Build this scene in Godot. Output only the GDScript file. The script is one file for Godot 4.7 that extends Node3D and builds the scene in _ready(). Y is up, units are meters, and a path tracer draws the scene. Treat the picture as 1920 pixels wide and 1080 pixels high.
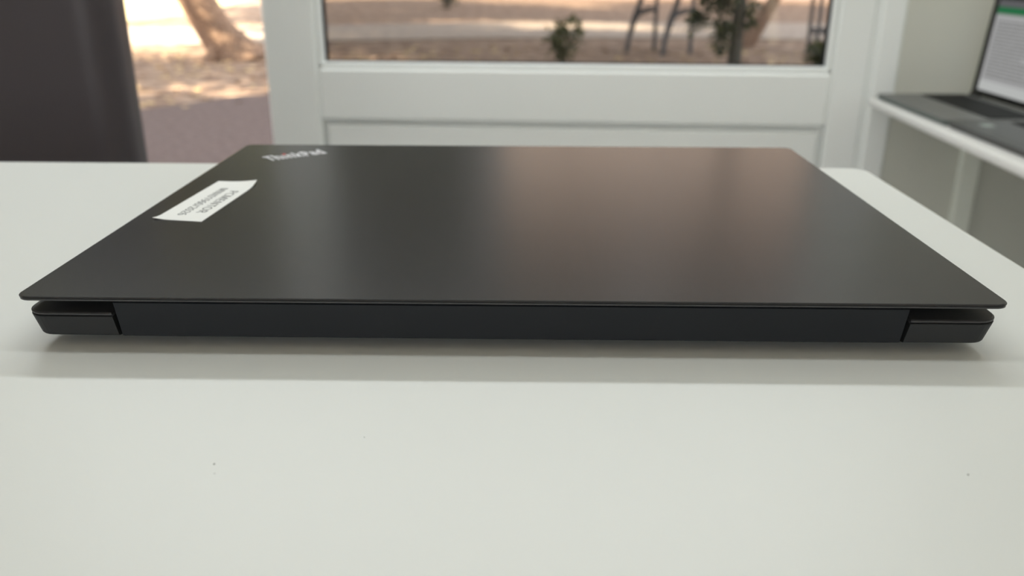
extends Node3D

var rng := RandomNumberGenerator.new()
var used := {}


# ---------------------------------------------------------------- helpers
func numbered(n: String) -> String:
	if not used.has(n):
		used[n] = 0
		return n
	used[n] += 1
	return "%s_%03d" % [n, used[n]]


func tag(o: Node, label: String, category := "", group := "", kind := "") -> Node:
	o.set_meta("label", label)
	if category != "":
		o.set_meta("category", category)
	if group != "":
		o.set_meta("group", group)
	if kind != "":
		o.set_meta("kind", kind)
	return o


func thing(called: String, label: String, category: String, at := Vector3.ZERO, turn := 0.0, kind := "", group := "") -> Node3D:
	var o := Node3D.new()
	o.name = numbered(called)
	add_child(o, true)
	o.position = at
	o.rotation.y = turn
	tag(o, label, category, group, kind)
	return o


func new_st() -> SurfaceTool:
	var st := SurfaceTool.new()
	st.begin(Mesh.PRIMITIVE_TRIANGLES)
	st.set_smooth_group(-1)
	return st


func part(called: String, st: SurfaceTool, m: Material, parent: Node = self) -> MeshInstance3D:
	st.generate_normals()
	var o := MeshInstance3D.new()
	o.mesh = st.commit()
	o.material_override = m
	o.name = numbered(called) if parent == self else called
	parent.add_child(o, true)
	return o


# a planar polygon, turned so that its front looks along out
func face(st: SurfaceTool, pts: Array, out: Vector3) -> void:
	var n := Vector3.ZERO
	for i in range(1, pts.size() - 1):
		n += (pts[i] - pts[0]).cross(pts[i + 1] - pts[0])
	var flip := n.dot(out) > 0.0      # clockwise is the front
	for i in range(1, pts.size() - 1):
		var tri := [pts[0], pts[i + 1], pts[i]] if flip else [pts[0], pts[i], pts[i + 1]]
		for p in tri:
			st.add_vertex(p)


func bev_box(st: SurfaceTool, c: Vector3, s: Vector3, b := 0.003, turn := Basis.IDENTITY) -> void:
	var h := s * 0.5
	b = minf(b, minf(h.x, minf(h.y, h.z)) * 0.9)
	var v := func(sx: int, sy: int, sz: int, axis: int) -> Vector3:
		var p := Vector3(sx * (h.x - (0.0 if axis == 0 else b)), sy * (h.y - (0.0 if axis == 1 else b)), sz * (h.z - (0.0 if axis == 2 else b)))
		return c + turn * p
	for s1 in [-1, 1]:
		face(st, [v.call(s1, -1, -1, 0), v.call(s1, 1, -1, 0), v.call(s1, 1, 1, 0), v.call(s1, -1, 1, 0)], turn * Vector3(s1, 0, 0))
		face(st, [v.call(-1, s1, -1, 1), v.call(1, s1, -1, 1), v.call(1, s1, 1, 1), v.call(-1, s1, 1, 1)], turn * Vector3(0, s1, 0))
		face(st, [v.call(-1, -1, s1, 2), v.call(1, -1, s1, 2), v.call(1, 1, s1, 2), v.call(-1, 1, s1, 2)], turn * Vector3(0, 0, s1))
		for s2 in [-1, 1]:
			face(st, [v.call(s1, s2, -1, 0), v.call(s1, s2, 1, 0), v.call(s1, s2, 1, 1), v.call(s1, s2, -1, 1)], turn * Vector3(s1, s2, 0))
			face(st, [v.call(s1, -1, s2, 0), v.call(s1, 1, s2, 0), v.call(s1, 1, s2, 2), v.call(s1, -1, s2, 2)], turn * Vector3(s1, 0, s2))
			face(st, [v.call(-1, s1, s2, 1), v.call(1, s1, s2, 1), v.call(1, s1, s2, 2), v.call(-1, s1, s2, 2)], turn * Vector3(0, s1, s2))
			for s3 in [-1, 1]:
				face(st, [v.call(s1, s2, s3, 0), v.call(s1, s2, s3, 1), v.call(s1, s2, s3, 2)], turn * Vector3(s1, s2, s3))


func bx(a: Vector3, b: Vector3, bevel := 0.003) -> SurfaceTool:
	var st := new_st()
	bev_box(st, (a + b) * 0.5, (b - a).abs(), bevel)
	return st


# outline of a rectangle with rounded corners in the xz plane, from x0..x1, z0..z1
func rounded(x0: float, x1: float, z0: float, z1: float, r: float, n := 8) -> PackedVector2Array:
	var out := PackedVector2Array()
	r = maxf(r, 0.0002)
	for k in 4:
		var cx := x1 - r if k == 0 or k == 3 else x0 + r
		var cz := z1 - r if k < 2 else z0 + r
		for i in n + 1:
			var a := (k + float(i) / n) * PI * 0.5
			out.append(Vector2(cx + cos(a) * r, cz + sin(a) * r))
	return out


# rings of one outline, stacked: rings is an Array of [outline, y]; tilt bends y by z
func stack(st: SurfaceTool, rings: Array, tilt = null) -> void:
	var up := func(p: Vector2, k: int) -> Vector3:
		var y: float = rings[k][1]
		return Vector3(p.x, y + (tilt.call(p, k) if tilt != null else 0.0), p.y)
	var mid := Vector2.ZERO
	for p in rings[0][0]:
		mid += p
	mid /= rings[0][0].size()
	for k in rings.size() - 1:
		var a: PackedVector2Array = rings[k][0]
		var b: PackedVector2Array = rings[k + 1][0]
		for i in a.size():
			var j := (i + 1) % a.size()
			var e := a[j] - a[i]
			if e.length() < 1e-7:
				e = b[j] - b[i]
			var o2 := Vector2(e.y, -e.x)
			var go_up: float = signf(rings[k + 1][1] - rings[k][1])
			var grow: float = (b[i] - a[i]).dot(o2.normalized())
			var out := Vector3(o2.x, 0, o2.y).normalized() * maxf(absf(rings[k + 1][1] - rings[k][1]), 1e-6) - Vector3(0, go_up * grow, 0)
			face(st, [up.call(a[i], k), up.call(a[j], k), up.call(b[j], k + 1), up.call(b[i], k + 1)], out)
	for k in [0, rings.size() - 1]:
		var a: PackedVector2Array = rings[k][0]
		var t := Geometry2D.triangulate_polygon(a)
		var other: int = 1 if k == 0 else rings.size() - 2
		var o := Vector3(0, signf(rings[k][1] - rings[other][1]), 0)
		for i in range(0, t.size(), 3):
			face(st, [up.call(a[t[i]], k), up.call(a[t[i + 1]], k), up.call(a[t[i + 2]], k)], o)


func tube(st: SurfaceTool, pts: Array, radii: Array, n := 10, lumps := 0.0, seed_ := 1) -> void:
	st.set_smooth_group(0)
	var r := RandomNumberGenerator.new()
	r.seed = seed_
	var phase := []
	for i in 6:
		phase.append(r.randf() * TAU)
	var rings := []
	var side := Vector3(1, 0, 0.01)
	for k in pts.size():
		var d: Vector3 = (pts[min(k + 1, pts.size() - 1)] - pts[max(k - 1, 0)]).normalized()
		side = (side - d * side.dot(d)).normalized()
		var other := d.cross(side)
		var ring := []
		for i in n:
			var a := TAU * i / n
			var w := 1.0
			if lumps > 0.0:
				w += lumps * (0.5 * sin(3 * a + phase[0] + k * 0.35) + 0.35 * sin(5 * a + phase[1] - k * 0.5) + 0.3 * sin(2 * a + phase[2] + k * 0.8))
			ring.append(pts[k] + (side * cos(a) + other * sin(a)) * radii[k] * w)
		rings.append(ring)
	for k in rings.size() - 1:
		for i in n:
			var j := (i + 1) % n
			var c: Vector3 = (rings[k][i] + rings[k][j]) * 0.5 - (pts[k] as Vector3)
			face(st, [rings[k][i], rings[k][j], rings[k + 1][j], rings[k + 1][i]], c)
	st.set_smooth_group(-1)
	face(st, rings[0], pts[0] - pts[1])
	face(st, rings[-1], pts[-1] - pts[-2])


func mat(c: Color, rough := 0.6, spec := 0.5, metal := 0.0) -> StandardMaterial3D:
	var m := StandardMaterial3D.new()
	m.albedo_color = c
	m.roughness = rough
	m.metallic = metal
	m.metallic_specular = spec
	return m


func lin(r: float, g: float, b: float) -> Color:
	return Color(r, g, b).linear_to_srgb()


func noise_tex(freq: float, seed_: int, colors: Array, offs: Array, octaves := 4) -> NoiseTexture2D:
	var f := FastNoiseLite.new()
	f.seed = seed_
	f.frequency = freq
	f.fractal_octaves = octaves
	var g := Gradient.new()
	g.colors = PackedColorArray(colors)
	g.offsets = PackedFloat32Array(offs)
	var t := NoiseTexture2D.new()
	t.width = 512
	t.height = 512
	t.seamless = true
	t.noise = f
	t.color_ramp = g
	return t


func noisy(m: StandardMaterial3D, t: Texture2D, size: float) -> StandardMaterial3D:
	m.albedo_color = Color.WHITE
	m.albedo_texture = t
	m.uv1_triplanar = true
	m.uv1_world_triplanar = true
	m.uv1_scale = Vector3.ONE / size
	return m


func lettering(text: String, dir: Vector3, up: Vector3, at: Vector3, length: float, height: float, depth: float, m: Material, parent: Node, called: String, bold := false, serif := false) -> MeshInstance3D:
	var f := SystemFont.new()
	f.font_names = PackedStringArray(["Droid Serif" if serif else "Droid Sans"])
	f.font_weight = 700 if bold else 400
	var t := TextMesh.new()
	t.text = text
	t.font = f
	t.font_size = 64
	t.pixel_size = 0.001
	t.depth = 0.001
	t.horizontal_alignment = HORIZONTAL_ALIGNMENT_LEFT
	t.vertical_alignment = VERTICAL_ALIGNMENT_BOTTOM
	var box := t.get_aabb()
	var o := MeshInstance3D.new()
	o.name = called
	o.mesh = t
	o.material_override = m
	var sx := length / box.size.x
	var sy := height / box.size.y
	dir = dir.normalized()
	up = up.normalized()
	var b := Basis(dir * sx, up * sy, dir.cross(up) * (depth / 0.001))
	o.transform = Transform3D(b, at - b * Vector3(box.position.x, box.position.y, box.position.z))
	parent.add_child(o, true)
	return o


func light_area(parent: Node, at: Vector3, size: Vector2, energy: float, c: Color, euler: Vector3) -> void:
	var l := AreaLight3D.new()
	l.name = "lamp_light"
	l.area_size = size
	l.area_normalize_energy = true
	l.light_energy = energy
	l.light_color = c
	l.shadow_enabled = true
	l.area_range = 12.0
	l.area_attenuation = 2.0
	l.position = at
	l.rotation = euler
	parent.add_child(l, true)


# ---------------------------------------------------------------- the scene
func _ready() -> void:
	rng.seed = 71
	# camera
	var cam := Camera3D.new()
	cam.name = "camera"
	add_child(cam)
	cam.position = Vector3(0.0228087, 0.8761219, 0.2921304)
	cam.rotation_degrees = Vector3(-20.70562, 4.22278, 0.15659)
	cam.fov = 37.00466
	cam.near = 0.01
	cam.far = 200.0
	var at := CameraAttributesPhysical.new()
	at.frustum_focal_length = 12.0 / tan(deg_to_rad(37.00466 / 2.0))
	at.frustum_focus_distance = 0.33
	at.frustum_near = 0.01
	at.frustum_far = 200.0
	at.exposure_aperture = 12.0
	cam.attributes = at
	cam.current = true
	# sky
	var we := WorldEnvironment.new()
	we.name = "world_environment"
	var e := Environment.new()
	e.background_mode = Environment.BG_SKY
	var sm := ProceduralSkyMaterial.new()
	sm.sky_top_color = Color(0.88, 0.91, 0.95)
	sm.sky_horizon_color = Color(0.97, 0.96, 0.93)
	sm.ground_horizon_color = Color(0.80, 0.76, 0.70)
	sm.ground_bottom_color = Color(0.55, 0.50, 0.45)
	sm.sky_energy_multiplier = 2.0
	sm.ground_energy_multiplier = 0.6
	e.sky = Sky.new()
	e.sky.sky_material = sm
	e.tonemap_mode = Environment.TONE_MAPPER_LINEAR
	e.tonemap_exposure = 1.0
	e.sdfgi_enabled = true
	e.ssao_enabled = true
	e.ssil_enabled = true
	we.environment = e
	add_child(we)
	# sun: high, from the left, coming over the roof of this building
	var sun := DirectionalLight3D.new()
	sun.name = "sun"
	sun.light_energy = 6.5
	sun.light_color = Color(1.0, 0.93, 0.80)
	sun.light_angular_distance = 0.55
	sun.shadow_enabled = true
	add_child(sun)
	sun.look_at_from_position(Vector3(-6, 7.5, 4.0), Vector3.ZERO)

	build_room()
	build_ceiling_lights()
	build_door()
	build_table()
	build_outside()
	build_main_laptop()
	build_shelf()
	build_black_panel()


var wall_white: StandardMaterial3D
var pvc: StandardMaterial3D


func build_room() -> void:
	wall_white = mat(lin(0.61, 0.61, 0.545), 0.75, 0.3)
	var pale := mat(lin(0.74, 0.74, 0.70), 0.8, 0.3)
	var slate := mat(lin(0.36, 0.36, 0.35), 0.8, 0.3)
	var floor_m := mat(lin(0.62, 0.615, 0.60), 0.5, 0.4)
	var facade := mat(lin(0.55, 0.50, 0.44), 0.9, 0.3)
	tag(part("floor", bx(Vector3(-2.8, -0.12, -2.0), Vector3(1.65, 0, 3.4), 0.0), floor_m), "plain grey room floor below the white table", "floor", "", "structure")
	tag(part("ceiling", bx(Vector3(-2.8, 2.32, -2.0), Vector3(1.65, 2.5, 3.4), 0.0), pale), "plain white ceiling over the room", "ceiling", "", "structure")
	tag(part("wall_left", bx(Vector3(-2.8, 0, -1.8), Vector3(-2.6, 2.32, 3.2), 0.0), pale), "pale side wall of the room on the left", "wall", "", "structure")
	tag(part("wall_right", bx(Vector3(1.45, 0, -1.8), Vector3(1.65, 2.32, 3.2), 0.0), wall_white), "grey-beige side wall behind the shelf's open computer screen", "wall", "", "structure")
	var fr := thing("wall_front", "grey wall of the room facing the glazed door", "wall", Vector3.ZERO, 0.0, "structure")
	part("panel", bx(Vector3(-2.8, 0, 3.2), Vector3(1.65, 0.9, 3.4), 0.0), slate, fr)
	part("panel", bx(Vector3(-2.8, 1.95, 3.2), Vector3(1.65, 2.32, 3.4), 0.0), slate, fr)
	part("panel", bx(Vector3(-2.8, 0.9, 3.2), Vector3(-2.3, 1.95, 3.4), 0.0), slate, fr)
	part("panel", bx(Vector3(1.2, 0.9, 3.2), Vector3(1.65, 1.95, 3.4), 0.0), slate, fr)
	var wn := thing("window_1", "wide window in the wall facing the glazed door, behind the camera", "window", Vector3.ZERO, 0.0, "structure")
	for x in [-2.3, -1.16, -0.02, 1.14]:
		part("mullion", bx(Vector3(x, 0.9, 3.26), Vector3(x + 0.06, 1.95, 3.33), 0.004), mat(Color(0.9, 0.9, 0.9), 0.4), wn)
	var ps := new_st()
	face(ps, [Vector3(-2.3, 0.9, 3.30), Vector3(1.2, 0.9, 3.30), Vector3(1.2, 1.95, 3.30), Vector3(-2.3, 1.95, 3.30)], Vector3(0, 0, -1))
	var wg := mat(Color(0.9, 0.9, 0.9, 0.05), 0.0)
	wg.transparency = BaseMaterial3D.TRANSPARENCY_ALPHA
	part("pane", ps, wg, wn)
	# the wall with the doorway, and the storey above it
	var w := thing("wall_back", "grey-beige painted wall beside the white door, behind the shelf", "wall", Vector3.ZERO, 0.0, "structure")
	part("panel", bx(Vector3(0.755, 0, -2.0), Vector3(1.65, 2.32, -1.8), 0.0), wall_white, w)
	part("panel", bx(Vector3(-2.8, 0, -2.0), Vector3(-2.2, 2.32, -1.8), 0.0), wall_white, w)
	part("lintel", bx(Vector3(-2.2, 2.14, -2.0), Vector3(0.755, 2.32, -1.8), 0.0), wall_white, w)
	part("upper_storey", bx(Vector3(-9, 2.5, -2.05), Vector3(9, 7.0, -1.8), 0.0), facade, w)
	part("facade", bx(Vector3(-9, 0, -2.02), Vector3(-2.8, 2.5, -1.8), 0.0), facade, w)
	part("facade", bx(Vector3(1.65, 0, -2.02), Vector3(9, 2.5, -1.8), 0.0), facade, w)
	# narrow cable trunking on the wall under the shelf
	tag(part("trim_1", bx(Vector3(0.9301, 0.0, -1.8), Vector3(0.9745, 0.56, -1.776), 0.004), mat(lin(0.80, 0.82, 0.74), 0.5, 0.4)), "narrow pale vertical strip on the wall under the shelf", "strip", "", "structure")


func build_ceiling_lights() -> void:
	var glow := mat(Color(0.95, 0.97, 0.92), 0.4)
	glow.emission_enabled = true
	glow.emission = Color(1.0, 1.0, 0.965)
	glow.emission_energy_multiplier = 1.6
	var shell := mat(Color(0.9, 0.9, 0.9), 0.5)
	var t := thing("ceiling_light", "long white linear ceiling lamp over the table", "lamp", Vector3(-0.1, 2.32, -0.31))
	part("housing", bx(Vector3(-1.25, -0.06, -0.09), Vector3(1.25, 0, 0.09), 0.004), shell, t)
	part("diffuser", bx(Vector3(-1.23, -0.075, -0.07), Vector3(1.23, -0.06, 0.07), 0.004), glow, t)
	light_area(t, Vector3(0, -0.08, 0), Vector2(2.44, 0.13), 0.76, Color(0.975, 0.995, 1.0), Vector3(-PI / 2, 0, 0))
	# wall lamp over the doorway, its face turned down into the room
	t = thing("wall_light", "long white linear lamp on the wall above the doorway", "lamp", Vector3(-0.3, 2.205, -1.8))
	t.rotation.x = deg_to_rad(30.0)
	part("housing", bx(Vector3(-1.25, -0.05, 0.03), Vector3(1.25, 0.05, 0.10), 0.006), shell, t)
	part("diffuser", bx(Vector3(-1.23, -0.04, 0.10), Vector3(1.23, 0.04, 0.112), 0.004), glow, t)
	light_area(t, Vector3(0, 0, 0.117), Vector2(2.44, 0.075), 2.4, Color(0.975, 0.995, 1.0), Vector3(0, PI, 0))


func build_door() -> void:
	pvc = mat(lin(0.84, 0.86, 0.84), 0.35, 0.5)
	var rubber := mat(Color(0.12, 0.13, 0.14), 0.7, 0.3)
	var glass := mat(Color(0.10, 0.10, 0.10, 0.60), 0.0, 0.5)
	glass.transparency = BaseMaterial3D.TRANSPARENCY_ALPHA
	var d := thing("door_1", "white plastic door leaf, glazed above a solid lower panel", "door", Vector3.ZERO, 0.0, "structure")
	var zf := -1.80
	var zb := -1.875
	var b := 0.006
	part("stile", bx(Vector3(-0.7323, 0.01, zb), Vector3(-0.6039, 2.07, zf), b), pvc, d)
	part("stile", bx(Vector3(0.6114, 0.01, zb), Vector3(0.6931, 2.07, zf), b), pvc, d)
	part("rail", bx(Vector3(-0.6039, 1.96, zb), Vector3(0.6114, 2.07, zf), b), pvc, d)
	part("rail", bx(Vector3(-0.6039, 0.5129, zb), Vector3(0.6114, 0.6378, zf), b), pvc, d)
	part("rail", bx(Vector3(-0.6039, 0.01, zb), Vector3(0.6114, 0.10, zf), b), pvc, d)
	# glass: bevelled beads, gasket and pane
	var zg := -1.84
	var bead := new_st()
	var gk := new_st()
	var w := 0.012
	for q in [[-0.6039, -0.6039 + w, 0.6378, 1.96], [0.6114 - w, 0.6114, 0.6378, 1.96], [-0.6039, 0.6114, 0.6378, 0.6378 + w], [-0.6039, 0.6114, 1.96 - w, 1.96]]:
		bev_box(bead, Vector3((q[0] + q[1]) / 2, (q[2] + q[3]) / 2, (zf - 0.006 + zg) / 2), Vector3(q[1] - q[0], q[3] - q[2], zf - 0.006 - zg), 0.004)
	part("glazing_bead", bead, pvc, d)
	var g := 0.006
	for q in [[-0.5909, -0.5909 + g, 0.6498, 1.948], [0.5994 - g, 0.5994, 0.6498, 1.948], [-0.5909, 0.5994, 0.6498, 0.6498 + 0.003], [-0.5909, 0.5994, 1.948 - g, 1.948]]:
		bev_box(gk, Vector3((q[0] + q[1]) / 2, (q[2] + q[3]) / 2, zg + 0.004), Vector3(q[1] - q[0], q[3] - q[2], 0.012), 0.001)
	part("gasket", gk, rubber, d)
	var pane := new_st()
	face(pane, [Vector3(-0.5999, 0.6418, zg - 0.004), Vector3(0.6074, 0.6418, zg - 0.004), Vector3(0.6074, 1.956, zg - 0.004), Vector3(-0.5999, 1.956, zg - 0.004)], Vector3(0, 0, 1))
	part("pane", pane, glass, d)
	# lower panel set in a shadow groove
	part("panel_backing", bx(Vector3(-0.6039, 0.10, zb + 0.012), Vector3(0.6114, 0.5129, zf - 0.021), 0.0), pvc, d)
	part("lower_panel", bx(Vector3(-0.5909, 0.112, zf - 0.022), Vector3(0.5984, 0.5012, zf - 0.003), 0.004), pvc, d)
	# frame round the doorway
	var f := thing("door_frame", "white door frame post between the glazed door and the wall", "door frame", Vector3.ZERO, 0.0, "structure")
	part("jamb", bx(Vector3(0.7025, 0, -1.96), Vector3(0.7573, 2.14, -1.792), 0.006), pvc, f)
	part("jamb", bx(Vector3(-2.2, 0, -1.96), Vector3(-2.13, 2.14, -1.79), 0.006), pvc, f)
	part("head", bx(Vector3(-2.13, 2.08, -1.96), Vector3(0.7025, 2.14, -1.79), 0.006), pvc, f)
	part("threshold", bx(Vector3(-2.13, 0.0, -1.96), Vector3(0.7025, 0.008, -1.80), 0.002), mat(Color(0.5, 0.5, 0.5), 0.4, 0.5, 0.8), f)
	part("stop", bx(Vector3(0.6931, 0.01, -1.90), Vector3(0.7025, 2.08, -1.806), 0.0), pvc, f)


func build_table() -> void:
	var top_m := mat(lin(0.61, 0.625, 0.60), 0.42, 0.5)
	var leg_m := mat(Color(0.8, 0.8, 0.79), 0.4)
	var t := thing("table", "white table top carrying the closed black laptop", "table", Vector3(0.2290, 0.0, -0.3300), deg_to_rad(3.0))
	var st := new_st()
	var rings := []
	for q in [[0.003, 0.7145], [0.0, 0.7170], [0.0, 0.7375], [0.0008, 0.7392], [0.0025, 0.74]]:
		rings.append([rounded(-1.5 + q[0], 0.0 - q[0], 0.0 + q[0], 0.80 - q[0], 0.014 - q[0]), q[1]])
	stack(st, rings)
	part("top", st, top_m, t)
	var dirt := mat(Color(0.12, 0.12, 0.12), 0.8)
	for p in [[-0.3292, 0.3972, 0.00024], [-0.3274, 0.4021, 0.00016], [-0.1129, 0.3971, 0.00024], [-0.2885, 0.3811, 0.00017]]:
		part("speck", bx(Vector3(p[0] - p[2], 0.7399, p[1] - p[2]), Vector3(p[0] + p[2], 0.7399 + p[2], p[1] + p[2]), p[2] * 0.4), dirt, t)
	for p in [[-1.44, 0.06], [-0.06, 0.06], [-1.44, 0.74], [-0.06, 0.74]]:
		part("leg", bx(Vector3(p[0] - 0.025, 0, p[1] - 0.025), Vector3(p[0] + 0.025, 0.7145, p[1] + 0.025), 0.004), leg_m, t)
	part("apron", bx(Vector3(-1.415, 0.65, 0.05), Vector3(-0.085, 0.7145, 0.07), 0.002), leg_m, t)
	part("apron", bx(Vector3(-1.415, 0.65, 0.73), Vector3(-0.085, 0.7145, 0.75), 0.002), leg_m, t)


func build_main_laptop() -> void:
	var L := thing("laptop", "closed black laptop with white name sticker on its lid, on the white table", "laptop", Vector3(0, 0.74, 0), deg_to_rad(3.3))
	var H := 0.0205
	# fine-grained dark lid paint
	var lid_m := mat(lin(0.022, 0.0212, 0.0215), 0.33, 0.35)
	var rough_t := noise_tex(0.35, 5, [Color(0.23, 0.23, 0.23), Color(0.28, 0.28, 0.28)], [0.2, 0.8], 2)
	lid_m.roughness = 1.0
	lid_m.roughness_texture = rough_t
	lid_m.uv1_triplanar = true
	lid_m.uv1_scale = Vector3.ONE / 0.06
	var edge_m := mat(lin(0.040, 0.040, 0.041), 0.30, 0.5)
	var base_m := mat(lin(0.024, 0.0255, 0.027), 0.55, 0.35)
	var bar_m := mat(lin(0.0105, 0.0125, 0.0155), 0.5, 0.35)
	var dark_m := mat(lin(0.008, 0.008, 0.009), 0.7, 0.25)
	var D := 0.2843
	var W := 0.183
	# lid
	var st := new_st()
	var rings := []
	for q in [[0.0004, -0.00085], [0.0, -0.0007], [0.0, -0.00042], [0.00022, -0.00018], [0.00065, 0.0]]:
		rings.append([rounded(-W + q[0], W - q[0], -D + q[0], 0.0004 - q[0], 0.0055 - q[0], 10), H + q[1]])
	stack(st, rings)
	var lid := part("lid", st, lid_m, L)
	st = new_st()
	rings = []
	for q in [[0.0006, -0.0018], [0.0002, -0.0016], [0.0002, -0.00105], [0.0007, -0.00085]]:
		rings.append([rounded(-W + q[0], W - q[0], -D + q[0], 0.0004 - q[0], 0.0055 - q[0], 10), H + q[1]])
	stack(st, rings)
	part("lid_rim", st, edge_m, lid)
	st = new_st()
	rings = []
	for q in [[0.004, -0.0024], [0.003, -0.0018]]:
		rings.append([rounded(-W + q[0], W - q[0], -D + q[0], 0.0 - q[0], 0.004, 6), H + q[1]])
	stack(st, rings)
	part("screen_bezel", st, dark_m, lid)
	# logo letters with a red dot
	var silver := mat(Color(0.86, 0.86, 0.88), 0.35, 0.5, 0.15)
	var dir := Vector3(30.0, 0, -23.6).normalized()
	var upv := Vector3(-23.6, 0, -30.0).normalized()
	var start := Vector3(-0.1527, H, -0.2327)
	lettering("Th\u0131nkPad", dir, upv, start, 0.0385, 0.0150, 0.00012, silver, lid, "logo", true)
	st = new_st()
	rings = []
	for y in [H, H + 0.00025]:
		rings.append([rounded(-0.0011, 0.0011, -0.0011, 0.0011, 0.0011, 5), y])
	stack(st, rings)
	var dot := part("logo_dot", st, mat(Color(0.85, 0.08, 0.07), 0.3), lid)
	var dp := start + dir * 0.0146 + upv * 0.0136
	dot.position = Vector3(dp.x, 0, dp.z)
	dot.set_meta("label", "red dot of the letter i")
	# paper sticker, its far right corner lifting
	st = new_st()
	var a := Vector3(-0.1724, H, -0.1024)
	var b := Vector3(-0.1481, H, -0.0983)
	var c := Vector3(-0.1671, H, -0.1789)
	var d := Vector3(-0.1432, H, -0.1767)
	var nx := 12
	var nz := 24
	st.set_smooth_group(0)
	var g := []
	for layer in 2:
		var rows := []
		for j in nz + 1:
			var row := []
			for i in nx + 1:
				var u := float(i) / nx
				var v := float(j) / nz
				var p := a.lerp(b, u).lerp(c.lerp(d, u), v)
				var lift := pow(maxf(0.0, (u * 0.30 + v - 1.06) / 0.24), 2.0) * 0.0016 + pow(maxf(0.0, 1.0 - (u * 0.3 + v) / 0.10), 2.0) * 0.0008
				p += Vector3(-0.004 * clampf(lift / 0.006, 0, 1), 0, 0.002 * clampf(lift / 0.003, 0, 1))
				p.y += lift + 0.00016 * (1 - layer) + 0.00002
				row.append(p)
			rows.append(row)
		g.append(rows)
	for j in nz:
		for i in nx:
			for layer in 2:
				face(st, [g[layer][j][i], g[layer][j][i + 1], g[layer][j + 1][i + 1], g[layer][j + 1][i]], Vector3(0, 1 - 2 * layer, 0))
	st.set_smooth_group(-1)
	for i in nx:
		face(st, [g[0][0][i], g[0][0][i + 1], g[1][0][i + 1], g[1][0][i]], Vector3(0, 0, 1))
		face(st, [g[0][nz][i], g[0][nz][i + 1], g[1][nz][i + 1], g[1][nz][i]], Vector3(0, 0, -1))
	for j in nz:
		face(st, [g[0][j][0], g[0][j + 1][0], g[1][j + 1][0], g[1][j][0]], Vector3(-1, 0, 0))
		face(st, [g[0][j][nx], g[0][j + 1][nx], g[1][j + 1][nx], g[1][j][nx]], Vector3(1, 0, 0))
	var paper := part("sticker", st, mat(lin(0.74, 0.75, 0.73), 0.55, 0.4), lid)
	paper.set_meta("label", "white paper sticker with two printed lines")
	var ink := mat(Color(0.31, 0.32, 0.33), 0.7, 0.2)
	var td := Vector3(-5.8, 0, 76.5).normalized()
	var tu := Vector3(76.5, 0, 5.8).normalized()
	lettering("PCMENTOR", td, tu, Vector3(-0.1530, H + 0.0002, -0.1565), 0.0430, 0.0046, 0.00004, ink, lid, "lettering")
	lettering("MNX01960/2026", td, tu, Vector3(-0.1603, H + 0.0002, -0.1622), 0.0530, 0.0044, 0.00004, ink, lid, "lettering")
	# base, in the shape of a tray with a notch at the back for the hinge bar
	var outline := func(hw: float, zr: float, zf: float, r: float, notch: float) -> PackedVector2Array:
		var o := PackedVector2Array()
		for p in rounded(-hw, hw, zf, zr, r, 6):
			o.append(p)
		# points run: +x+z corner, -x+z corner, -x-z corner, +x-z corner; the notch goes between the first two
		var out := PackedVector2Array()
		for i in 7:
			out.append(o[i])
		for p in [Vector2(notch, zr), Vector2(notch, -0.0125), Vector2(-notch, -0.0125), Vector2(-notch, zr)]:
			out.append(p)
		for i in range(7, o.size()):
			out.append(o[i])
		return out
	var yb := 0.0043
	st = new_st()
	rings = [[outline.call(0.1772, -0.0030, -0.272, 0.006, 0.1462), yb], [outline.call(0.1779, -0.0012, -0.276, 0.0065, 0.1462), yb + 0.0004], [outline.call(0.1782, -0.0006, -0.277, 0.007, 0.14625), yb + 0.0010], [outline.call(0.1807, -0.0002, -0.2825, 0.0075, 0.1475), 0.0123], [outline.call(0.1805, -0.0004, -0.2823, 0.0075, 0.1475), 0.0125], [outline.call(0.1796, -0.0013, -0.2822, 0.0075, 0.1475), 0.0126]]
	stack(st, rings)
	part("base", st, base_m, L)
	st = new_st()
	rings = [[outline.call(0.1796, -0.0014, -0.282, 0.0075, 0.1475), 0.0124], [outline.call(0.1796, -0.0014, -0.282, 0.0075, 0.1475), 0.0130], [outline.call(0.1809, -0.0002, -0.283, 0.008, 0.1476), 0.0131], [outline.call(0.1809, -0.0002, -0.283, 0.008, 0.1476), 0.0137], [outline.call(0.1803, -0.0008, -0.2824, 0.0078, 0.1477), 0.0140]]
	stack(st, rings, func(p: Vector2, k: int) -> float: return 0.0 if k < 3 else clampf(-p.y / 0.28, 0, 1) * 0.0042)
	part("keyboard_deck", st, mat(lin(0.038, 0.038, 0.040), 0.45, 0.45), L)
	# hinge bar
	st = new_st()
	var bar := func(y: float, hw: float, z0: float, z1: float) -> Array:
		return [PackedVector2Array([Vector2(hw, z1), Vector2(-hw, z1), Vector2(-hw, z0), Vector2(hw, z0)]), y]
	stack(st, [bar.call(yb + 0.0002, 0.1443, -0.0120, -0.0012), bar.call(yb + 0.0007, 0.1447, -0.0120, -0.0004), bar.call(0.0180, 0.1464, -0.0120, -0.0002), bar.call(0.0184, 0.1464, -0.0120, -0.0008)])
	part("hinge_bar", st, bar_m, L)
	part("hinge_axle", bx(Vector3(-0.149, 0.0085, -0.0105), Vector3(0.149, 0.0125, -0.0065), 0.001), dark_m, L)
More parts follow.
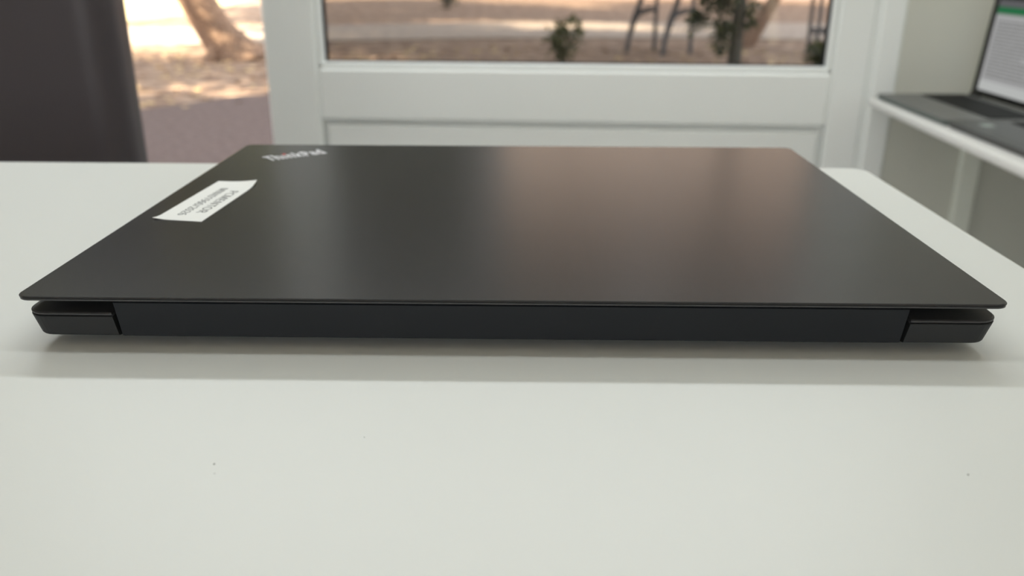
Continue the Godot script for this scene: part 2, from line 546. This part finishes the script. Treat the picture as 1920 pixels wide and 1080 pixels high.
	for s in [-1, 1]:
		st = new_st()
		stack(st, [[rounded(s * 0.135 - 0.028, s * 0.135 + 0.028, -0.040, -0.030, 0.004, 5), 0.0], [rounded(s * 0.135 - 0.029, s * 0.135 + 0.029, -0.041, -0.029, 0.004, 5), yb + 0.0003]])
		part("foot", st, dark_m, L)
		st = new_st()
		stack(st, [[rounded(s * 0.14 - 0.018, s * 0.14 + 0.018, -0.262, -0.250, 0.004, 5), 0.0], [rounded(s * 0.14 - 0.019, s * 0.14 + 0.019, -0.263, -0.249, 0.004, 5), yb + 0.0003]])
		part("foot", st, dark_m, L)


func keyboard_shape(depth: float, width: float, y: float) -> SurfaceTool:
	var st := new_st()
	var rows := 6
	var cols := 14
	for r in rows:
		for k in cols:
			var sx := depth / rows
			var sz := width / cols
			bev_box(st, Vector3((r + 0.5) * sx, y, (k + 0.5) * sz), Vector3(sx * 0.84, 0.002, sz * 0.86), 0.0006)
	return st


func screen_picture() -> ImageTexture:
	var im := Image.create(512, 320, false, Image.FORMAT_RGB8)
	im.fill(Color(0.72, 0.72, 0.72))
	im.fill_rect(Rect2i(0, 0, 512, 24), Color(0.42, 0.42, 0.43))
	im.fill_rect(Rect2i(0, 24, 512, 22), Color(0.18, 0.47, 0.30))
	im.fill_rect(Rect2i(0, 46, 512, 6), Color(0.55, 0.6, 0.56))
	var r := RandomNumberGenerator.new()
	r.seed = 4
	var y := 72
	while y < 270:
		var x := 18 + r.randi() % 10
		var stop := 200 + r.randi() % 190
		while x < stop:
			var w := 6 + r.randi() % 16
			im.fill_rect(Rect2i(x, y, w, 5), Color(0.44, 0.44, 0.43))
			x += w + 4
		y += 12
	im.fill_rect(Rect2i(0, 284, 512, 36), Color(0.80, 0.81, 0.80))
	return ImageTexture.create_from_image(im)


func build_shelf() -> void:
	var white := mat(lin(0.70, 0.69, 0.66), 0.4)
	var edge := mat(lin(0.74, 0.73, 0.71), 0.4)
	var ys := 0.5865
	var s := thing("shelf", "white side shelf along the right wall carrying two grey laptops", "shelf", Vector3.ZERO)
	# board: front edge runs almost along the wall, rounded nose
	var st := new_st()
	var A := Vector2(0.6943, -1.772)
	var B := Vector2(0.7165, -0.57)
	var rings := []
	for q in [[0.006, -0.019], [0.0015, -0.0165], [0.0, -0.012], [0.0, -0.007], [0.0015, -0.0025], [0.006, 0.0]]:
		rings.append([PackedVector2Array([Vector2(1.449, B.y), B + Vector2(q[0], 0), A + Vector2(q[0], q[0] * 0.3), Vector2(1.449, A.y + q[0] * 0.3)]), ys + q[1]])
	stack(st, rings)
	part("board", st, edge, s)
	for z in [-1.45, -0.75]:
		part("bracket", bx(Vector3(1.20, ys - 0.22, z - 0.012), Vector3(1.449, ys - 0.019, z + 0.012), 0.003), white, s)
	# two laptops lying side by side, hinge towards the right wall
	var grey := mat(lin(0.155, 0.155, 0.148), 0.45, 0.45, 0.2)
	var dgrey := mat(lin(0.072, 0.072, 0.070), 0.45, 0.45, 0.2)
	var keys := mat(Color(0.10, 0.10, 0.10), 0.6, 0.3)
	var black := mat(Color(0.02, 0.02, 0.02), 0.35, 0.4)
	var teal := mat(lin(0.10, 0.125, 0.115), 0.4, 0.5, 0.2)
	var pics := screen_picture()
	var data := [
		[Vector3(0.7083, ys, -1.769), 0.360, 0.213, deg_to_rad(2.2), grey, "open grey laptop on the shelf's far end with a document on its screen"],
		[Vector3(0.7246, ys, -1.403), 0.370, 0.250, deg_to_rad(2.2), dgrey, "darker grey open laptop on the shelf, nearest the camera"],
	]
	for k in 2:
		var q = data[k]
		var l := thing("laptop", q[5], "laptop", q[0], q[3])
		var wd: float = q[1]
		var dp: float = q[2]
		var body := new_st()
		stack(body, [[rounded(0.004, dp - 0.002, 0.002, wd - 0.002, 0.008), 0.0], [rounded(0.0, dp, 0.0, wd, 0.01), 0.004], [rounded(0.0, dp, 0.0, wd, 0.01), 0.0095]])
		part("base", body, teal if k == 0 else dgrey, l)
		body = new_st()
		stack(body, [[rounded(0.0008, dp - 0.0008, 0.0008, wd - 0.0008, 0.0095), 0.0095], [rounded(0.0012, dp - 0.001, 0.0012, wd - 0.0012, 0.009), 0.0115]])
		part("deck", body, q[4], l)
		var kb := keyboard_shape(dp * 0.43, wd * 0.90, 0.0126)
		var kbo := part("keyboard", kb, keys, l)
		kbo.position = Vector3(dp * 0.44, 0, wd * 0.05)
		kbo.set_meta("kind", "stuff")
		part("keyboard_tray", bx(Vector3(dp * 0.43, 0.0113, wd * 0.045), Vector3(dp * 0.88, 0.0117, wd * 0.955), 0.0001), keys, l)
		var tp := part("touchpad", bx(Vector3(dp * 0.07, 0.0112, wd * 0.36), Vector3(dp * 0.38, 0.0119, wd * 0.64), 0.0002), q[4], l)
		tp.visible = true
		if k == 1:
			part("palm_sticker", bx(Vector3(0.040, 0.0114, 0.035), Vector3(0.062, 0.0118, 0.062), 0.0001), mat(lin(0.22, 0.27, 0.23), 0.3), l)
		part("hinge", bx(Vector3(dp - 0.008, 0.008, 0.004), Vector3(dp + 0.004, 0.018, 0.045), 0.003), black, l)
		part("hinge", bx(Vector3(dp - 0.008, 0.008, wd - 0.045), Vector3(dp + 0.004, 0.018, wd - 0.004), 0.003), black, l)
		# screen, leaning back
		var lean := deg_to_rad(-4.2 if k == 0 else -24.0)
		var hs := dp * 1.0
		var sc := part("screen_shell", bx(Vector3(0, 0, 0), Vector3(0.007, hs, wd), 0.002), black, l)
		sc.position = Vector3(dp - 0.002, 0.013, 0)
		sc.rotation.z = lean
		var sq := SurfaceTool.new()
		sq.begin(Mesh.PRIMITIVE_TRIANGLES)
		var z0 := 0.026
		var z1 := wd - 0.016
		var y0 := 0.014
		var y1 := hs - 0.008
		var corners := [Vector3(-0.0006, y0, z0), Vector3(-0.0006, y1, z0), Vector3(-0.0006, y1, z1), Vector3(-0.0006, y0, z1)]
		var uvs := [Vector2(0, 1), Vector2(0, 0), Vector2(1, 0), Vector2(1, 1)]
		for i in [0, 2, 1, 0, 3, 2]:
			sq.set_normal(Vector3(-1, 0, 0))
			sq.set_uv(uvs[i])
			sq.add_vertex(corners[i])
		var scr := StandardMaterial3D.new()
		scr.albedo_color = Color(0.02, 0.02, 0.02)
		scr.roughness = 0.45
		scr.emission_enabled = true
		scr.emission_operator = BaseMaterial3D.EMISSION_OP_MULTIPLY
		scr.emission = Color.WHITE
		scr.emission_texture = pics
		scr.emission_energy_multiplier = 0.75
		var so := MeshInstance3D.new()
		so.name = "display"
		so.mesh = sq.commit()
		so.material_override = scr
		sc.add_child(so, true)
		var holder := Node3D.new()
		holder.name = "display_glow"
		sc.add_child(holder, true)
		light_area(holder, Vector3(-0.004, hs * 0.5, wd * 0.5), Vector2(wd * 0.9, hs * 0.85), 0.006, Color(0.95, 1.0, 0.98), Vector3(0, PI / 2, 0))


func build_black_panel() -> void:
	# tall dark upright at the left, on the floor behind the table
	var t := thing("tall_panel", "tall matte black upright panel behind the table at the left", "panel", Vector3(-1.27, 0, -0.95))
	var m := mat(lin(0.040, 0.032, 0.037), 0.45, 0.5)
	var st := new_st()
	var rings := []
	for q in [[0.004, 0.06], [0.0, 0.064], [0.0, 1.116], [0.004, 1.12]]:
		rings.append([rounded(-0.64 + q[0], 0.64 - q[0], -0.05 + q[0], 0.05 - q[0], 0.045, 10), q[1]])
	stack(st, rings)
	part("board", st, m, t)
	part("foot", bx(Vector3(-0.60, 0.0, -0.20), Vector3(-0.52, 0.06, 0.20), 0.01), m, t)
	part("foot", bx(Vector3(0.52, 0.0, -0.20), Vector3(0.60, 0.06, 0.20), 0.01), m, t)


# ---------------------------------------------------------------- outside
var leaf_mesh: ArrayMesh


func make_leaf() -> void:
	var st := new_st()
	var pts := [Vector3(0, 0, 0), Vector3(0.28, 0.04, 0.3), Vector3(0.22, 0.05, 0.65), Vector3(0, 0, 1), Vector3(-0.22, 0.05, 0.65), Vector3(-0.28, 0.04, 0.3)]
	face(st, [pts[0], pts[1], pts[2], pts[3]], Vector3(0, 1, 0))
	face(st, [pts[0], pts[3], pts[4], pts[5]], Vector3(0, 1, 0))
	st.generate_normals()
	leaf_mesh = st.commit()


func leaves(called: String, blobs: Array, count: int, size: float, m: Material, parent: Node) -> void:
	var mm := MultiMesh.new()
	mm.transform_format = MultiMesh.TRANSFORM_3D
	mm.mesh = leaf_mesh
	mm.instance_count = count
	var total := 0.0
	for q in blobs:
		total += q[1].x * q[1].y * q[1].z
	var n := 0
	for k in blobs.size():
		var q = blobs[k]
		var c := int(count * q[1].x * q[1].y * q[1].z / total) if k < blobs.size() - 1 else count - n
		for i in c:
			var d := Vector3(rng.randfn(), rng.randfn(), rng.randfn()).normalized() * pow(rng.randf(), 0.45)
			var p: Vector3 = q[0] + d * q[1]
			var bs := Basis.from_euler(Vector3(rng.randf_range(-1.3, 0.9), rng.randf() * TAU, rng.randf_range(-0.7, 0.7))).scaled(Vector3.ONE * size * rng.randf_range(0.7, 1.3))
			mm.set_instance_transform(n, Transform3D(bs, p))
			n += 1
	var o := MultiMeshInstance3D.new()
	o.name = called
	o.multimesh = mm
	o.material_override = m
	o.set_meta("kind", "stuff")
	parent.add_child(o, true)


func foliage(c: Color) -> StandardMaterial3D:
	var m := mat(c, 0.6, 0.3)
	m.backlight_enabled = true
	m.backlight = Color(0.30, 0.34, 0.10)
	m.cull_mode = BaseMaterial3D.CULL_DISABLED
	return m


func flat_area(called: String, pts: Array, y: float, thick: float, m: Material) -> MeshInstance3D:
	var p := PackedVector2Array(pts)
	var st := new_st()
	stack(st, [[p, y - thick], [p, y]])
	return part(called, st, m)


func build_outside() -> void:
	make_leaf()
	var earth := noisy(mat(Color.WHITE, 0.95, 0.2), noise_tex(0.02, 11, [Color(0.52, 0.435, 0.38), Color(0.62, 0.525, 0.46), Color(0.71, 0.615, 0.535)], [0.25, 0.5, 0.78]), 2.6)
	var asphalt := noisy(mat(Color.WHITE, 0.9, 0.25), noise_tex(0.05, 3, [Color(0.43, 0.375, 0.36), Color(0.48, 0.42, 0.405)], [0.3, 0.7]), 1.5)
	var road := noisy(mat(Color.WHITE, 0.9, 0.25), noise_tex(0.03, 8, [Color(0.68, 0.62, 0.57), Color(0.76, 0.695, 0.64)], [0.3, 0.7]), 2.0)
	var grass := noisy(mat(Color.WHITE, 0.95, 0.2), noise_tex(0.03, 21, [Color(0.72, 0.66, 0.52), Color(0.84, 0.78, 0.63)], [0.3, 0.7]), 3.0)
	tag(flat_area("ground", [Vector2(-60, 40), Vector2(-60, -70), Vector2(60, -70), Vector2(60, 40)], -0.03, 0.2, earth), "brown bare earth beyond the doorway, littered with dry leaves", "ground", "", "structure")
	tag(flat_area("pavement", [Vector2(-14, -1.72), Vector2(-9, -3.2), Vector2(-4.2, -4.35), Vector2(-2.8, -4.91), Vector2(-2.53, -5.33), Vector2(-2.34, -5.68), Vector2(-2.1, -5.78), Vector2(0.5, -5.95), Vector2(6, -6.1), Vector2(14, -5.5), Vector2(14, -1.72)], 0.0, 0.1, asphalt), "grey-purple asphalt path just outside the open doorway", "path", "", "structure")
	tag(flat_area("road", [Vector2(-40, -9.0), Vector2(-12, -9.2), Vector2(-4.6, -9.6), Vector2(-1.2, -10.9), Vector2(1.5, -11.2), Vector2(8, -10.6), Vector2(40, -10.5), Vector2(40, -13.9), Vector2(2, -14.2), Vector2(-1.5, -13.9), Vector2(-5.8, -12.0), Vector2(-14, -11.7), Vector2(-40, -11.5)], -0.005, 0.05, road), "pale concrete path crossing the ground outside, bright in the sun", "path", "", "structure")
	tag(flat_area("lawn", [Vector2(-45, -13.2), Vector2(-12, -12.9), Vector2(-7.0, -13.2), Vector2(-7.2, -17.0), Vector2(-8.5, -23), Vector2(-45, -23)], -0.015, 0.05, grass), "dry yellow grass in full sun beyond the pale path", "grass", "", "stuff")

	# fallen leaves
	var dry := mat(Color(0.80, 0.69, 0.52), 0.6, 0.4)
	var mm := MultiMesh.new()
	mm.transform_format = MultiMesh.TRANSFORM_3D
	mm.mesh = leaf_mesh
	mm.instance_count = 1700
	for i in mm.instance_count:
		var z := -4.9 - 5.0 * pow(rng.randf(), 1.3)
		var x := rng.randf_range(-6, 5)
		if z > -6.0 and x > -2.0:
			z -= 1.3
		var bs := Basis.from_euler(Vector3(rng.randf_range(-0.3, 0.3), rng.randf() * TAU, rng.randf_range(-0.5, 0.5))).scaled(Vector3.ONE * rng.randf_range(0.05, 0.10))
		mm.set_instance_transform(i, Transform3D(bs, Vector3(x, -0.018, z)))
	var lo := MultiMeshInstance3D.new()
	lo.name = "leaf_litter"
	lo.multimesh = mm
	lo.material_override = dry
	add_child(lo)
	tag(lo, "dry yellow leaves scattered over the bare earth outside", "leaves", "", "stuff")

	# trees
	var bark := noisy(mat(Color.WHITE, 0.95, 0.2), noise_tex(0.03, 31, [Color(0.48, 0.39, 0.34), Color(0.60, 0.50, 0.43), Color(0.68, 0.58, 0.50)], [0.25, 0.5, 0.8]), 0.8)
	var bark2 := noisy(mat(Color.WHITE, 0.9, 0.2), noise_tex(0.03, 35, [Color(0.30, 0.31, 0.30), Color(0.38, 0.39, 0.37)], [0.3, 0.7]), 0.6)
	var olive := foliage(lin(0.145, 0.155, 0.060))
	var deep := foliage(lin(0.045, 0.062, 0.032))
	var t := thing("tree", "thick leaning brown tree trunk with flared roots, outside the open doorway", "tree", Vector3(-3.42, -0.03, -8.35))
	var st := new_st()
	tube(st, [Vector3(0.06, -0.05, 0), Vector3(0.02, 0.06, 0), Vector3(-0.06, 0.16, 0), Vector3(-0.17, 0.32, 0), Vector3(-0.33, 0.60, -0.02), Vector3(-0.62, 1.15, -0.05), Vector3(-0.9, 1.9, -0.1), Vector3(-1.1, 2.8, -0.1), Vector3(-1.15, 3.8, -0.1)], [0.34, 0.255, 0.205, 0.178, 0.168, 0.16, 0.15, 0.13, 0.08], 18, 0.10, 3)
	for q in [[0.24, 0.10, 0.16], [-0.14, 0.20, 0.10]]:
		tube(st, [Vector3(q[0] * 0.2, 0.20, q[1] * 0.2), Vector3(q[0] * 0.7, 0.07, q[1] * 0.7), Vector3(q[0] * 1.2, 0.0, q[1] * 1.3), Vector3(q[0] * 1.9, -0.05, q[1] * 2)], [0.12, 0.09, 0.055, 0.02], 10, 0.08, 7)
	part("trunk", st, bark, t)
	for q in [[Vector3(-1.0, 2.3, -0.1), Vector3(0.4, 3.4, 0.5)], [Vector3(-1.1, 2.8, -0.1), Vector3(-2.4, 4.2, 0.2)], [Vector3(-1.1, 3.2, -0.1), Vector3(-0.6, 5.0, -0.8)]]:
		st = new_st()
		tube(st, [q[0], q[0].lerp(q[1], 0.5) + Vector3(0, 0.15, 0), q[1]], [0.09, 0.06, 0.03], 8)
		part("branch", st, bark, t)
	leaves("crown", [[Vector3(0.5, 3.6, 0.8), Vector3(1.5, 0.95, 1.2)], [Vector3(-1.0, 4.6, 0), Vector3(2.0, 1.3, 1.6)], [Vector3(1.9, 3.3, 1.1), Vector3(1.1, 1.1, 0.9)], [Vector3(-2.4, 3.7, 0.4), Vector3(1.3, 0.9, 1.2)], [Vector3(-0.2, 2.75, 0.6), Vector3(1.5, 0.5, 0.9)], [Vector3(0.6, 5.4, 0.6), Vector3(2.2, 1.3, 1.5)]], 20000, 0.15, olive, t)

	# tree off to the left that shades the earth in front of the doorway
	t = thing("tree", "leafy tree standing out of sight left of the open doorway", "tree", Vector3(-9.0, -0.03, -4.6))
	st = new_st()
	tube(st, [Vector3(0, -0.05, 0), Vector3(0, 1.4, 0), Vector3(0.2, 3.0, 0), Vector3(0.5, 4.6, -0.1)], [0.24, 0.17, 0.14, 0.07], 12, 0.06, 5)
	part("trunk", st, bark, t)
	leaves("crown", [[Vector3(0.6, 5.0, 0.3), Vector3(2.6, 1.3, 2.0)], [Vector3(2.2, 4.5, -0.3), Vector3(1.8, 0.9, 1.6)]], 5500, 0.15, olive, t)

	# slim young tree seen through the glass, with a drooping leafy shoot
	t = thing("tree", "slim dark tree stem with drooping leaves, seen through the door glass", "tree", Vector3(1.36, -0.03, -7.45))
	st = new_st()
	tube(st, [Vector3(0.0, -0.05, 0), Vector3(0.005, 0.3, 0), Vector3(0.02, 0.8, 0), Vector3(0.03, 1.8, 0), Vector3(-0.05, 3.2, 0), Vector3(-0.1, 5.0, 0)], [0.062, 0.055, 0.056, 0.052, 0.045, 0.03], 10, 0.04, 8)
	part("trunk", st, bark2, t)
	for q in [[Vector3(0.02, 0.75, 0), Vector3(-0.18, 0.62, 0.02), Vector3(-0.36, 0.34, 0.03)], [Vector3(0.02, 0.95, 0), Vector3(-0.10, 0.70, 0.04), Vector3(-0.15, 0.36, 0.06)], [Vector3(0.02, 0.8, 0), Vector3(0.12, 0.65, 0.0), Vector3(0.10, 0.42, 0.02)]]:
		st = new_st()
		tube(st, q, [0.012, 0.009, 0.004], 6)
		part("branch", st, bark2, t)
	var shoot := foliage(lin(0.045, 0.06, 0.04))
	leaves("shoot_leaves", [[Vector3(-0.17, 0.66, 0.02), Vector3(0.20, 0.13, 0.1)], [Vector3(-0.33, 0.44, 0.02), Vector3(0.10, 0.10, 0.08)], [Vector3(-0.13, 0.36, 0.05), Vector3(0.09, 0.22, 0.08)], [Vector3(0.10, 0.50, 0.02), Vector3(0.07, 0.14, 0.06)]], 420, 0.085, shoot, t)
	leaves("crown", [[Vector3(-0.1, 6.1, 0), Vector3(1.7, 1.1, 1.5)], [Vector3(-1.6, 6.4, 0.8), Vector3(1.6, 0.9, 1.4)], [Vector3(-2.6, 6.2, -0.8), Vector3(1.5, 0.9, 1.4)]], 11000, 0.15, deep, t)

	# leaning brown stem further back
	t = thing("tree", "leaning brown stem right of the slim dark tree stem, seen through glass", "tree", Vector3(1.98, -0.03, -10.2))
	st = new_st()
	tube(st, [Vector3(-0.12, -0.05, 0), Vector3(0.0, 0.10, 0), Vector3(0.12, 0.28, -0.02), Vector3(0.24, 0.50, -0.05), Vector3(0.5, 1.1, -0.1), Vector3(1.0, 2.4, -0.2), Vector3(1.3, 4.6, -0.3)], [0.13, 0.11, 0.085, 0.072, 0.065, 0.06, 0.04], 12, 0.08, 13)
	part("trunk", st, bark, t)
	leaves("crown", [[Vector3(0.8, 7.0, -0.2), Vector3(2.6, 1.2, 1.7)], [Vector3(3.3, 7.0, 0.4), Vector3(2.4, 1.1, 1.6)]], 10000, 0.15, deep, t)

	# tall spreading tree whose high crown shades the ground behind the glass
	t = thing("tree", "tall spreading tree left of the pale path, its high crown shading the ground", "tree", Vector3(-8.6, -0.03, -12.6))
	st = new_st()
	tube(st, [Vector3(0, -0.05, 0), Vector3(0, 1.6, 0), Vector3(0.3, 3.6, 0), Vector3(0.9, 5.6, 0), Vector3(1.6, 7.4, 0)], [0.30, 0.22, 0.2, 0.15, 0.07], 12, 0.06, 15)
	part("trunk", st, bark, t)
	leaves("crown", [[Vector3(1.6, 7.4, -0.4), Vector3(2.6, 1.2, 2.4)], [Vector3(4.6, 7.6, -0.4), Vector3(2.6, 1.2, 2.4)], [Vector3(7.4, 7.8, -1.4), Vector3(2.6, 1.0, 2.4)], [Vector3(5.4, 7.8, -4.0), Vector3(2.8, 1.1, 2.2)], [Vector3(-1.7, 7.5, 1.1), Vector3(2.2, 1.0, 2.2)], [Vector3(-0.2, 7.6, -2.8), Vector3(2.4, 1.0, 2.2)], [Vector3(-3.1, 7.5, -1.8), Vector3(2.0, 1.0, 2.0)], [Vector3(-2.1, 7.6, -4.6), Vector3(2.2, 1.0, 2.0)]], 46000, 0.18, olive, t)
	t = thing("tree", "tall spreading tree close to the building, left of the doorway and out of sight", "tree", Vector3(-6.6, -0.03, -5.2))
	st = new_st()
	tube(st, [Vector3(0, -0.05, 0), Vector3(0, 1.6, 0), Vector3(0.2, 3.6, 0), Vector3(0.7, 5.6, -0.3), Vector3(1.6, 7.4, -0.8)], [0.28, 0.2, 0.18, 0.14, 0.07], 12, 0.06, 16)
	part("trunk", st, bark, t)
	leaves("crown", [[Vector3(1.4, 7.4, 0.9), Vector3(2.3, 1.0, 1.9)], [Vector3(3.6, 7.5, -0.9), Vector3(2.1, 1.0, 1.9)], [Vector3(0.8, 7.5, -1.4), Vector3(2.2, 1.0, 1.9)], [Vector3(4.0, 7.6, -4.4), Vector3(2.3, 1.0, 2.1)], [Vector3(2.2, 7.6, -6.4), Vector3(2.2, 1.0, 2.0)], [Vector3(-2.2, 7.5, -3.4), Vector3(1.9, 0.9, 1.7)]], 32000, 0.17, olive, t)
	# trees at the back of the lawn
	var back := [[-17.5, 4.2, -26.0, "broad olive bushy tree at the far left end of the back row", 0], [-12.6, 4.4, -26.0, "broad olive bushy tree second from the left in the back row", 0], [-8.2, 4.0, -26.0, "olive bushy tree beside the dark one in the back row", 0], [-4.3, 4.3, -26.0, "dark green bushy tree beside the pinkish house", 1], [0.5, 8.5, -35.0, "tall dark tree rising behind the left end of the house", 1], [6.5, 9.0, -35.0, "tall dark tree rising behind the middle of the house", 1], [12.5, 8.5, -35.0, "tall dark tree rising behind the right end of the house", 1]]
	for q in back:
		t = thing("tree", q[3], "tree", Vector3(q[0], -0.03, q[2]), 0.0, "", "trees behind the lawn and the house")
		st = new_st()
		tube(st, [Vector3(0, -0.05, 0), Vector3(0.1, 1.5, 0), Vector3(0, 4.0, 0), Vector3(0.1, q[1] * 1.5, 0)], [0.25, 0.2, 0.16, 0.06], 10, 0.05, 17)
		part("trunk", st, bark, t)
		var wide: float = 2.6 if q[2] > -30.0 else 3.8
		leaves("crown", [[Vector3(0, q[1], 0), Vector3(wide, q[1] - 0.3, 2.2)], [Vector3(-0.6, q[1] * 1.62, 0.2), Vector3(wide * 0.8, q[1] * 0.56, 1.8)]], 9000, 0.30 if q[2] > -30.0 else 0.5, deep if q[4] == 1 else olive, t)
	# low plants
	plant(Vector3(-0.12, -0.03, -8.0), 0.30, 0.20, 150, foliage(lin(0.07, 0.075, 0.035)), "small weedy plant seen through the glass above the door rail's middle")
	plant(Vector3(2.16, -0.03, -7.55), 0.20, 0.17, 260, foliage(lin(0.022, 0.030, 0.014)), "dark green bush at the right edge of the door glass")

	plant(Vector3(-2.75, -0.03, -18.6), 0.30, 0.30, 260, foliage(lin(0.03, 0.032, 0.02)), "dark shrub behind the pale path at the top left of the door glass")

	# metal garden furniture with curved legs
	var steel := mat(lin(0.13, 0.135, 0.15), 0.55, 0.4, 0.3)
	garden_table(Vector3(0.58, -0.03, -9.35), 0.0, steel, "garden table on curved blue-grey metal legs, seen through the door glass")
	garden_seat(Vector3(2.50, -0.03, -9.1), steel, "blue-grey metal garden stool at the right edge of the glass")

	# the house across the way, sunlit, met by the lid's reflection
	house()


func plant(at: Vector3, h: float, r: float, n: int, m: Material, label: String) -> void:
	var t := thing("plant", label, "plant", at)
	var st := new_st()
	for i in 5:
		var a := TAU * i / 5.0 + 0.4
		tube(st, [Vector3(0, -0.02, 0), Vector3(cos(a) * r * 0.25, h * 0.5, sin(a) * r * 0.25), Vector3(cos(a) * r * 0.6, h * 1.0, sin(a) * r * 0.6)], [0.008, 0.006, 0.003], 5)
	part("stem", st, mat(lin(0.08, 0.07, 0.04), 0.8), t)
	leaves("leaves", [[Vector3(0, h * 0.95, 0), Vector3(r, h * 0.45, r)], [Vector3(0, h * 0.45, 0), Vector3(r * 0.7, h * 0.4, r * 0.7)]], n, 0.085, m, t)


func garden_table(at: Vector3, turn: float, m: Material, label: String) -> void:
	var t := thing("garden_table", label, "table", at, turn)
	for k in 2:
		var x := k * 0.36 - 0.02
		var zz := 0.25 * k
		var st := new_st()
		tube(st, [Vector3(x - 0.02, 0, zz), Vector3(x, 0.16, zz), Vector3(x + 0.05, 0.36, zz), Vector3(x + 0.10, 0.52, zz), Vector3(x + 0.13, 0.76, zz)], [0.026, 0.028, 0.034, 0.03, 0.026], 10)
		part("leg", st, m, t)
		st = new_st()
		tube(st, [Vector3(x + 0.29, 0, zz - 0.2), Vector3(x + 0.29, 0.36, zz - 0.2), Vector3(x + 0.29, 0.76, zz - 0.2)], [0.024, 0.022, 0.022], 10)
		part("leg", st, m, t)
		st = new_st()
		tube(st, [Vector3(x + 0.035, 0.33, zz), Vector3(x + 0.10, 0.405, zz - 0.05), Vector3(x + 0.19, 0.44, zz - 0.12), Vector3(x + 0.29, 0.44, zz - 0.2)], [0.03, 0.03, 0.028, 0.026], 10)
		part("brace", st, m, t)
	part("tabletop", bx(Vector3(-0.15, 0.755, -0.45), Vector3(1.0, 0.785, 0.55), 0.006), m, t)


func garden_seat(at: Vector3, m: Material, label: String) -> void:
	var t := thing("garden_stool", label, "stool", at)
	for p in [[-0.03, 0.0], [0.06, 0.0], [0.25, 0.0], [-0.04, -0.30], [0.25, -0.30]]:
		if p[0] == 0.06:
			continue
		part("leg", bx(Vector3(p[0] - 0.018, 0, p[1] - 0.018), Vector3(p[0] + 0.018, 0.74, p[1] + 0.018), 0.004), m, t)
	part("cross_bar", bx(Vector3(-0.10, 0.23, -0.015), Vector3(0.25, 0.29, 0.015), 0.004), m, t)
	part("post", bx(Vector3(0.055, 0.0, -0.015), Vector3(0.085, 0.74, 0.015), 0.004), m, t)
	part("seat", bx(Vector3(-0.10, 0.74, -0.34), Vector3(0.30, 0.77, 0.04), 0.006), m, t)


func house() -> void:
	var plaster := mat(lin(0.73, 0.61, 0.56), 0.9, 0.2)
	var trim_m := mat(lin(0.6, 0.56, 0.5), 0.8)
	var dark := mat(Color(0.10, 0.11, 0.13), 0.2, 0.5)
	var roof_m := mat(lin(0.30, 0.14, 0.09), 0.8)
	var h := thing("house", "pinkish sunlit house standing beyond the lawn, out of the picture above", "house", Vector3(6.6, -0.03, -24))
	part("wall", bx(Vector3(-8.6, 0, -6), Vector3(9, 8.0, 0), 0.02), plaster, h)
	for i in 6:
		for j in 2:
			var x := -7.2 + i * 2.8
			var y := 1.2 + j * 9.2
			if y > 6:
				continue
			var w := part("window", bx(Vector3(x, y, -0.05), Vector3(x + 1.1, y + 1.5, 0.05), 0.02), trim_m, h)
			part("pane", bx(Vector3(x + 0.08, y + 0.08, 0.03), Vector3(x + 1.02, y + 1.42, 0.06), 0.005), dark, w)
	part("roof", bx(Vector3(-9.0, 8.0, -6.4), Vector3(9.4, 8.4, 0.5), 0.05), roof_m, h)
